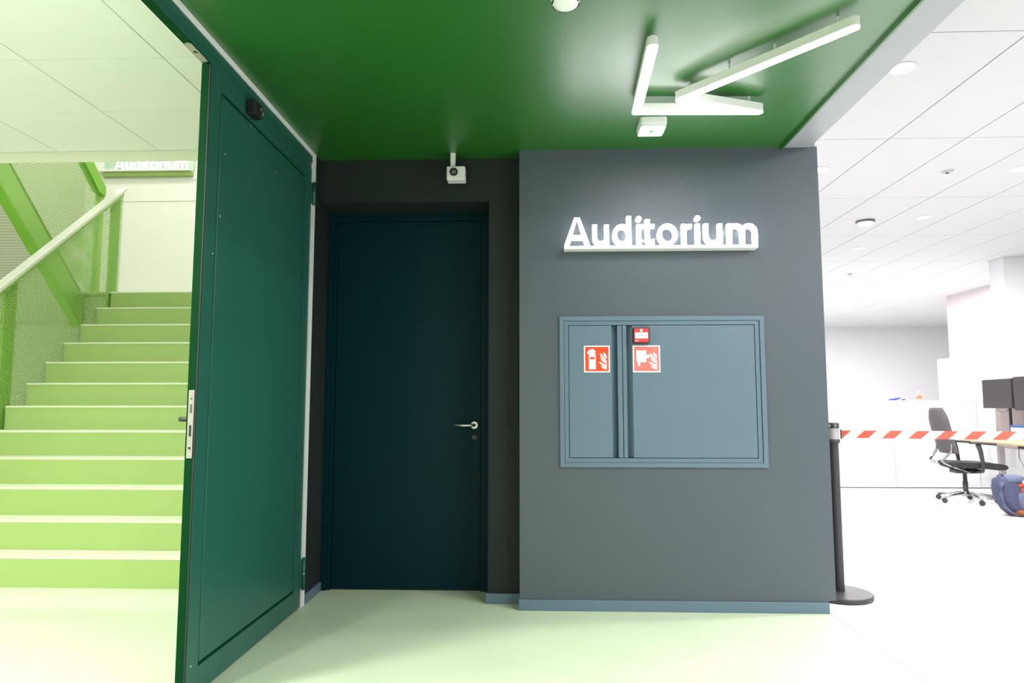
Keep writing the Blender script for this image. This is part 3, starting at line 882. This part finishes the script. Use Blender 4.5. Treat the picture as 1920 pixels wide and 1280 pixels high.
obj('dome', lathe(bmesh.new(), [(0.092, -0.0235), (0.092, -0.035), (0.06, -0.055), (0, -0.060)], (0, 0, 0), 28), 'white_plastic', dt)
for x, y, lb in ((3.724, 2.09, 'small white sprinkler on the office ceiling nearest the camera'), (5.03, 6.98, 'small white sprinkler on the office ceiling farther from the camera')):
    q = thing('sprinkler', lb, 'sprinkler', (x, y, OFFICE_Z), local=True)
    obj('escutcheon', lathe(bmesh.new(), [(0.05, -0.0005), (0.05, -0.006), (0.03, -0.012), (0, -0.012)], (0, 0, 0), 20), 'leg_grey', q)
    obj('head', lathe(bmesh.new(), [(0.012, -0.0125), (0.012, -0.03), (0.028, -0.032), (0.028, -0.036), (0, -0.036)], (0, 0, 0), 20), 'brushed_steel', q)

# ------------------------------------------------------------------ office: furniture
CY, CH = 6.16, 1.262
def low_cabinet(x0, x1, label):
    t = thing('low_cabinet', label, 'cabinet', ((x0 + x1) / 2, CY + 0.22, 0), group='low white office cabinets')
    obj('body', B(x0 + 0.001, x1 - 0.001, CY + 0.021, CY + 0.45, 0.05, CH - 0.024), 'cabinet_white', t)
    obj('plinth', B(x0 + 0.01, x1 - 0.01, CY + 0.03, CY + 0.42, 0.0, 0.0495), 'black_plastic', t)
    obj('top', B(x0 + 0.0005, x1 - 0.0005, CY, CY + 0.46, CH - 0.0235, CH, bev=0.002), 'cabinet_white', t)
    obj('door', B(x0 + 0.003, x1 - 0.003, CY, CY + 0.0205, 0.012, CH - 0.026, bev=0.002), 'cabinet_white', t)
    return t
low_cabinet(2.79, 3.985, 'low white cabinet hidden in part by the sign wall')
low_cabinet(3.985, 5.18, 'low white cabinet just right of the barrier post')
low_cabinet(5.18, 6.375, 'low white cabinet behind the office chair')
low_cabinet(6.375, 6.65, 'narrow low white cabinet beside the column')
t = thing('tall_cabinet', 'tall white cabinet against the pinkish wall', 'cabinet', (7.75, 8.4, 0))
obj('body', B(7.62, 7.94, 6.9, 9.22, 0.05, 2.06), 'cabinet_white', t)
obj('plinth', B(7.64, 7.93, 6.92, 9.20, 0.0, 0.0495), 'black_plastic', t)
for k in range(2):
    obj('door', B(7.60, 7.6195, 7.84 + 0.69 * k + 0.002, 7.84 + 0.69 * (k + 1) - 0.002, 0.06, 2.06, bev=0.002), 'cabinet_white', t)
obj('door', B(7.60, 7.6195, 6.902, 7.838, 0.06, 2.06, bev=0.002), 'cabinet_white', t)

# small things on the low cabinets
t = thing('blue_bundle', 'small dark blue bundle lying on the low white cabinet', 'bundle', (5.29, 6.3, CH))
b = bmesh.new()
tube(b, [(5.20, 6.30, CH + 0.012), (5.24, 6.30, CH + 0.016), (5.30, 6.31, CH + 0.020), (5.35, 6.30, CH + 0.034), (5.38, 6.30, CH + 0.040)], [0.008, 0.012, 0.018, 0.014, 0.006], 10)
obj('cloth', b, 'item_blue', t)
obj('tail', tube(bmesh.new(), [(5.385, 6.30, CH + 0.012), (5.42, 6.30, CH + 0.016), (5.45, 6.31, CH + 0.012)], [0.006, 0.011, 0.006], 8), 'bag_light', t)
t = thing('jar', 'small jar with orange print on the low white cabinet', 'jar', (5.645, 6.3, CH))
obj('body', lathe(bmesh.new(), [(0, 0.0005), (0.032, 0.0005), (0.034, 0.01), (0.034, 0.10), (0.028, 0.112)], (5.645, 6.3, CH), 24), 'item_cream', t)
obj('lid', lathe(bmesh.new(), [(0.031, 0.112), (0.031, 0.138), (0, 0.138)], (5.645, 6.3, CH), 24), 'item_cream', t)
obj('print', lathe(bmesh.new(), [(0.0345, 0.03), (0.0345, 0.065)], (5.645, 6.3, CH), 24), 'item_orange', t, 'orange print')
b = bmesh.new()
lathe(b, [(0, 0), (0.03, 0), (0.034, 0.008), (0.022, 0.018), (0, 0.02)], (6.2, 6.3, CH), 20)
t = obj('small_dish', b, 'leg_grey')
tag(t, 'tiny grey dish on the low cabinet near the monitors', 'dish')

# desk
DKZ = 0.735
dk = thing('desk', 'office desk with thin oak top and grey legs behind the office chair', 'desk', (6.05, 4.6, 0))
obj('tabletop', B(5.66, 6.44, 3.75, 5.40, DKZ - 0.025, DKZ, bev=0.003), 'oak', dk, 'thin oak top')
for yv in (4.00, 4.98):
    obj('leg', B(5.885, 5.945, yv - 0.03, yv + 0.03, 0.03, DKZ - 0.06), 'leg_grey', dk)
    obj('foot', B(5.72, 6.40, yv - 0.035, yv + 0.035, 0.0, 0.03, bev=0.004), 'leg_grey', dk)
obj('crossbar', B(5.89, 5.94, 3.9, 5.3, DKZ - 0.06, DKZ - 0.0255), 'white_paint', dk)
obj('control_box', B(5.67, 5.75, 3.98, 4.30, DKZ - 0.055, DKZ - 0.0255, bev=0.004), 'black_plastic', dk, 'black height control')
obj('cable', tube(bmesh.new(), [(5.72, 4.36, DKZ - 0.04), (5.72, 4.36, 0.56), (5.73, 4.30, 0.46), (5.74, 4.18, 0.40), (5.75, 4.0, 0.37)], 0.004, 6), 'black_plastic', dk)
obj('divider_screen', B(6.442, 6.48, 3.75, 5.86, 0.60, 1.20, bev=0.004), 'desk_panel', dk, 'beige fabric divider screen')
t = thing('document_box', 'small white box with blue lid on the desk below the monitors', 'box', (6.32, 5.10, DKZ))
obj('body', B(6.24, 6.40, 4.95, 5.26, DKZ + 0.001, DKZ + 0.165, bev=0.003), 'cabinet_white', t)
obj('lid', B(6.238, 6.402, 4.948, 5.262, DKZ + 0.1655, DKZ + 0.195, bev=0.003), 'item_blue', t, 'blue lid')
def monitor(ya, yb, za, zb, label, rot):
    cy = (ya + yb) / 2
    t = thing('monitor', label, 'monitor', (6.17, cy, DKZ + 0.001), rot, group='monitors over the desk', local=True)
    w = (yb - ya) / 2
    z0_, z1_ = za - DKZ, zb - DKZ
    obj('shell', B(-0.005, 0.03, -w, w, z0_, z1_, bev=0.005), 'dark_plastic', t)
    obj('screen', B(-0.0065, -0.0052, -w + 0.008, w - 0.008, z0_ + 0.012, z1_ - 0.008), 'screen_dark', t, 'dark screen')
    obj('arm', tube(bmesh.new(), [(0.03, 0, (z0_ + z1_) / 2), (0.12, 0, (z0_ + z1_) / 2), (0.16, 0, (z0_ + z1_) / 2 - 0.06), (0.16, 0, 0.02)], 0.018, 10), 'dark_plastic', t)
    obj('foot', B(0.08, 0.24, -0.1, 0.1, 0.0, 0.02, bev=0.003), 'dark_plastic', t)
    obj('cable', tube(bmesh.new(), [(0.02, w * 0.15, z0_ + 0.01), (0.02, w * 0.1, z0_ - 0.03), (0.02, -w * 0.25, z0_ - 0.055), (0.02, -w * 0.55, z0_ - 0.03), (0.02, -w * 0.6, z0_ + 0.01)], 0.003, 6), 'black_plastic', t)
    return t
monitor(5.085, 5.672, 1.150, 1.540, 'dark monitor over the desk, the one nearer the column', 0.0)
monitor(4.46, 5.045, 1.125, 1.555, 'dark monitor over the desk cut off by the right edge', 0.0)

# office chair (local: faces +X)
ch = thing('office_chair', 'grey office chair with chrome base at the desk', 'chair', (5.29, 4.72, 0), 0.0, local=True)
hub = obj('hub', lathe(bmesh.new(), [(0, 0.075), (0.035, 0.075), (0.045, 0.09), (0.045, 0.125), (0.03, 0.14), (0, 0.14)], (0, 0, 0), 24), 'chrome', ch)
for k in range(5):
    a = math.radians(200 + 72 * k)
    c_, s_ = math.cos(a), math.sin(a)
    lg = obj('leg', tube(bmesh.new(), [(0.03 * c_, 0.03 * s_, 0.115), (0.18 * c_, 0.18 * s_, 0.095), (0.33 * c_, 0.33 * s_, 0.072)], [0.026, 0.022, 0.017], 10, flat=0.016), 'chrome', ch)
    w_ = bmesh.new()
    x_, y_ = 0.325 * c_, 0.325 * s_
    t_ = bmesh.new()
    lathe(t_, [(0, -0.024), (0.026, -0.024), (0.031, -0.018), (0.031, -0.004), (0.016, -0.003), (0.016, 0.003), (0.031, 0.004), (0.031, 0.018), (0.026, 0.024), (0, 0.024)], (0, 0, 0), 20, 'Y')
    merge(w_, t_, Matrix.Translation((x_, y_, 0.0315)) @ Matrix.Rotation(a * 1.7 + k, 4, 'Z'))
    obj('caster', w_, 'dark_plastic', lg, 'dark caster wheel')
obj('gas_lift', lathe(bmesh.new(), [(0.029, 0.13), (0.029, 0.25), (0.024, 0.252), (0.022, 0.36)], (0, 0, 0), 20), 'dark_plastic', ch)
b = bmesh.new()
box(b, -0.14, 0.16, -0.09, 0.09, 0.355, 0.405, bev=0.015)
obj('mechanism', b, 'dark_plastic', ch)
# seat: rounded slab with waterfall front
b = bmesh.new()
prof = [(-0.24, 0.455), (-0.22, 0.430), (0.0, 0.415), (0.22, 0.408), (0.33, 0.395), (0.40, 0.400), (0.425, 0.425), (0.41, 0.455), (0.35, 0.475), (0.2, 0.487), (-0.05, 0.493), (-0.2, 0.50), (-0.235, 0.485)]
t_ = bmesh.new()
rows = []
for k in range(9):
    v = -0.24 + 0.48 * k / 8
    sc = math.sqrt(max(0.0, 1 - (abs(v) / 0.26) ** 4))
    rows.append([t_.verts.new((0.09 + (px - 0.09) * (0.72 + 0.28 * sc), v, 0.45 + (pz - 0.45) * (0.5 + 0.5 * sc) + 0.012 * (abs(v) / 0.24) ** 2)) for px, pz in prof])
for ra, rb in zip(rows[:-1], rows[1:]):
    for i in range(len(prof)):
        j = (i + 1) % len(prof)
        f = t_.faces.new((ra[i], rb[i], rb[j], ra[j])); f.smooth = True
t_.faces.new(rows[0]); t_.faces.new(rows[-1][::-1])
bmesh.ops.recalc_face_normals(t_, faces=t_.faces[:])
merge(b, t_)
obj('seat', b, 'fabric_black', ch, 'black upholstered seat')
# backrest: curved padded shell
t_ = bmesh.new()
NZ, NV = 12, 10
front, back = [], []
for i in range(NZ + 1):
    s_ = i / NZ
    z = 0.60 + 0.56 * s_
    xm = -0.225 - 0.03 * math.sin(s_ * PI * 0.9) - 0.105 * s_ ** 1.4
    hwid = 0.215 + 0.02 * math.sin(s_ * PI) - 0.075 * max(0, s_ - 0.78) / 0.22
    fr_, bk_ = [], []
    for k in range(NV + 1):
        q = -1 + 2 * k / NV
        cur = 0.055 * q * q
        th = 0.022 * math.sqrt(max(0.05, 1 - q ** 4)) * (0.6 if i in (0, NZ) else 1)
        fr_.append(t_.verts.new((xm + cur + th, q * hwid, z)))
        bk_.append(t_.verts.new((xm + cur - th, q * hwid, z)))
    front.append(fr_); back.append(bk_)
for G, fl in ((front, 0), (back, 1)):
    for i in range(NZ):
        for k in range(NV):
            q = [G[i][k], G[i][k + 1], G[i + 1][k + 1], G[i + 1][k]]
            f = t_.faces.new(q); f.smooth = True
for i in range(NZ):
    for k in (0, NV):
        t_.faces.new((front[i][k], back[i][k], back[i + 1][k], front[i + 1][k]))
for k in range(NV):
    for i in (0, NZ):
        t_.faces.new((front[i][k], front[i][k + 1], back[i][k + 1], back[i][k]))
bmesh.ops.recalc_face_normals(t_, faces=t_.faces[:])
b = bmesh.new(); merge(b, t_)
obj('backrest', b, 'fabric_grey', ch, 'grey fabric backrest')
for sgn in (-1, 1):
    yv = 0.145 * sgn
    obj('back_arm', tube(bmesh.new(), [(-0.205, yv * 1.2, 0.80), (-0.215, yv * 1.25, 0.70), (-0.235, yv * 1.25, 0.62), (-0.30, yv * 1.15, 0.545), (-0.33, yv * 1.05, 0.520), (-0.30, yv, 0.485), (-0.16, yv * 0.9, 0.425), (0.0, yv * 0.72, 0.375)], [0.016, 0.02, 0.022, 0.022, 0.022, 0.024, 0.024, 0.018], 10, flat=0.014), 'chrome', ch, 'polished chrome back support')
    ya_ = 0.275 * sgn
    ar = obj('armrest', tube(bmesh.new(), [(-0.06, ya_, 0.738), (0.0, ya_, 0.738), (0.12, ya_, 0.728), (0.22, ya_, 0.722), (0.235, ya_, 0.712)], [0.030, 0.040, 0.042, 0.036, 0.018], 12, flat=0.014), 'dark_plastic', ch, 'dark arm pad')
    obj('arm_post', tube(bmesh.new(), [(0.03, ya_ * 0.99, 0.725), (0.055, ya_, 0.64), (0.075, ya_, 0.50), (0.07, ya_ * 0.98, 0.40), (0.06, ya_ * 0.5, 0.375)], [0.032, 0.028, 0.022, 0.022, 0.02], 10, flat=0.016), 'dark_plastic', ar)
obj('adjuster_lever', tube(bmesh.new(), [(0.06, -0.09, 0.385), (0.06, -0.22, 0.385), (0.09, -0.25, 0.385)], 0.008, 8), 'black_plastic', ch)
ch.rotation_euler = (0, 0, math.radians(-4))

# backpack (local: leaning, front to -Y)
bp = thing('backpack', 'blue grey backpack with orange base slumped on the office floor', 'backpack', (5.13, 3.66, 0), math.radians(12), local=True)
def blob(cx, cy, cz, sx, sy, sz, ex=2.6, tilt=0.0, seg=20, ring_=14, zmin=None, wr=0.0):
    t_ = bmesh.new()
    def sp(v, e): return math.copysign(abs(v) ** (2 / e), v)
    rows = []
    for i in range(ring_ + 1):
        ph = -PI / 2 + PI * i / ring_
        row = []
        for k in range(seg):
            th = 2 * PI * k / seg
            x = sx * sp(math.cos(ph), ex) * sp(math.cos(th), ex)
            y = sy * sp(math.cos(ph), ex) * sp(math.sin(th), ex)
            z = sz * sp(math.sin(ph), ex)
            f = 1 + wr * math.sin(5 * th + 3 * ph) * math.cos(4 * ph + th)
            row.append((x * f, y * f, z))
        rows.append(row)
    V = []
    for row in rows:
        vr = []
        for x, y, z in row:
            z2 = cz + z
            x2 = cx + x + tilt * z
            if zmin is not None: z2 = max(zmin, z2)
            vr.append(t_.verts.new((x2, cy + y, z2)))
        V.append(vr)
    for a_, b_ in zip(V[:-1], V[1:]):
        for k in range(seg):
            j = (k + 1) % seg
            f = t_.faces.new((a_[k], a_[j], b_[j], b_[k])); f.smooth = True
    bmesh.ops.remove_doubles(t_, verts=t_.verts[:], dist=1e-5)
    bmesh.ops.recalc_face_normals(t_, faces=t_.faces[:])
    b_ = bmesh.new(); merge(b_, t_)
    return b_
body = obj('body', blob(0, 0, 0.215, 0.155, 0.13, 0.21, 2.8, -0.28, zmin=0.004, wr=0.08, seg=32, ring_=22), 'bag_blue', bp)
obj('base_panel', blob(0.085, -0.012, 0.045, 0.125, 0.132, 0.046, 3.0, -0.2, zmin=0.002), 'bag_orange', bp, 'orange base panel')
obj('front_pocket', blob(0.06, -0.115, 0.17, 0.095, 0.045, 0.10, 2.6, -0.25, wr=0.06), 'bag_light', bp)
obj('top_flap', blob(-0.01, -0.02, 0.395, 0.115, 0.11, 0.045, 2.4, 0.6, wr=0.08), 'bag_light', bp)
for zz, xx in ((0.335, 0.01), (0.285, 0.035)):
    obj('red_lining', blob(xx, -0.125, zz, 0.035, 0.016, 0.022, 2.2, 0.3), 'bag_red', bp, 'red orange lining')
obj('shoulder_strap', tube(bmesh.new(), [(-0.10, -0.05, 0.40), (-0.165, -0.06, 0.36), (-0.19, -0.07, 0.24), (-0.165, -0.08, 0.12), (-0.10, -0.09, 0.05), (-0.04, -0.11, 0.015)], [0.022, 0.026, 0.026, 0.022, 0.014, 0.010], 10, flat=0.009), 'bag_light', bp)
obj('carry_loop', tube(bmesh.new(), [(-0.13, 0.0, 0.405), (-0.155, 0.0, 0.43), (-0.115, 0.0, 0.445), (-0.07, 0.0, 0.42)], 0.008, 8), 'bag_blue', bp)
obj('loose_strap', tube(bmesh.new(), [(-0.06, -0.10, 0.03), (0.02, -0.14, 0.012), (0.10, -0.19, 0.007), (0.16, -0.21, 0.006)], 0.009, 8, flat=0.003), 'bag_light', bp)

# ------------------------------------------------------------------ barrier post and belt
PX, PY_ = 1.872, 0.355
def barrier(loc, label):
    t = thing('barrier_post', label, 'barrier post', loc, group='belt barrier posts', local=True)
    obj('base', lathe(bmesh.new(), [(0, 0.0005), (0.188, 0.0005), (0.192, 0.006), (0.192, 0.026), (0.186, 0.032), (0.05, 0.038), (0, 0.038)], (0, 0, 0), 48), 'dark_plastic', t)
    obj('pole', lathe(bmesh.new(), [(0.0315, 0.038), (0.0315, 0.945)], (0, 0, 0), 32), 'dark_plastic', t)
    hd_ = obj('head', lathe(bmesh.new(), [(0.0315, 0.945), (0.041, 0.947), (0.041, 0.967), (0.037, 0.969), (0.037, 1.040), (0.042, 1.042), (0.042, 1.066), (0.036, 1.074), (0, 1.076)], (0, 0, 0), 32), 'dark_plastic', t)
    obj('belt_cassette', lathe(bmesh.new(), [(0.0385, 0.970), (0.0385, 1.039)], (0, 0, 0), 32), 'leg_grey', hd_, 'pale ring under the cap')
    for k in range(8):
        a = 2 * PI * k / 8
        obj('cap_notch', B(0.041 * math.cos(a) - 0.003, 0.041 * math.cos(a) + 0.003, 0.041 * math.sin(a) - 0.003, 0.041 * math.sin(a) + 0.003, 1.046, 1.064), 'leg_grey', hd_)
    return t
bpost = barrier((PX, PY_, 0), 'dark belt barrier post behind the right edge of the sign wall')
EX, EY = 3.56, -0.40
dup(bpost, (EX, EY, 0), 'dark belt barrier post at the near end of the striped belt')
d = Vector((EX - PX, EY - PY_, 0))
Ld = d.length
ang = math.atan2(d.y, d.x)
bt = thing('barrier_belt', 'red and white striped belt stretched from the barrier post', 'belt', (PX, PY_, 1.002), ang, local=True)
b = bmesh.new()
N_ = 24
t_ = bmesh.new()
L0, L1 = 0.050, Ld - 0.050
rows = []
for i in range(N_ + 1):
    x = L0 + (L1 - L0) * i / N_
    sag = 0.0
    rows.append([t_.verts.new((x, -0.0008, -0.024 + sag)), t_.verts.new((x, -0.0008, 0.024 + sag)), t_.verts.new((x, 0.0008, 0.024 + sag)), t_.verts.new((x, 0.0008, -0.024 + sag))])
for ra, rb in zip(rows[:-1], rows[1:]):
    for k in range(4):
        j = (k + 1) % 4
        t_.faces.new((ra[k], rb[k], rb[j], ra[j]))
t_.faces.new(rows[0]); t_.faces.new(rows[-1][::-1])
bmesh.ops.recalc_face_normals(t_, faces=t_.faces[:])
merge(b, t_)
obj('webbing', b, 'striped_tape', bt)
bt.rotation_euler = (0, -math.radians(0.35), ang)
obj('belt_clip', B(0.0435, 0.052, -0.006, 0.006, -0.030, 0.030, bev=0.002), 'dark_plastic', bt)
obj('belt_clip', B(Ld - 0.052, Ld - 0.0435, -0.006, 0.006, -0.030, 0.030, bev=0.002), 'dark_plastic', bt)
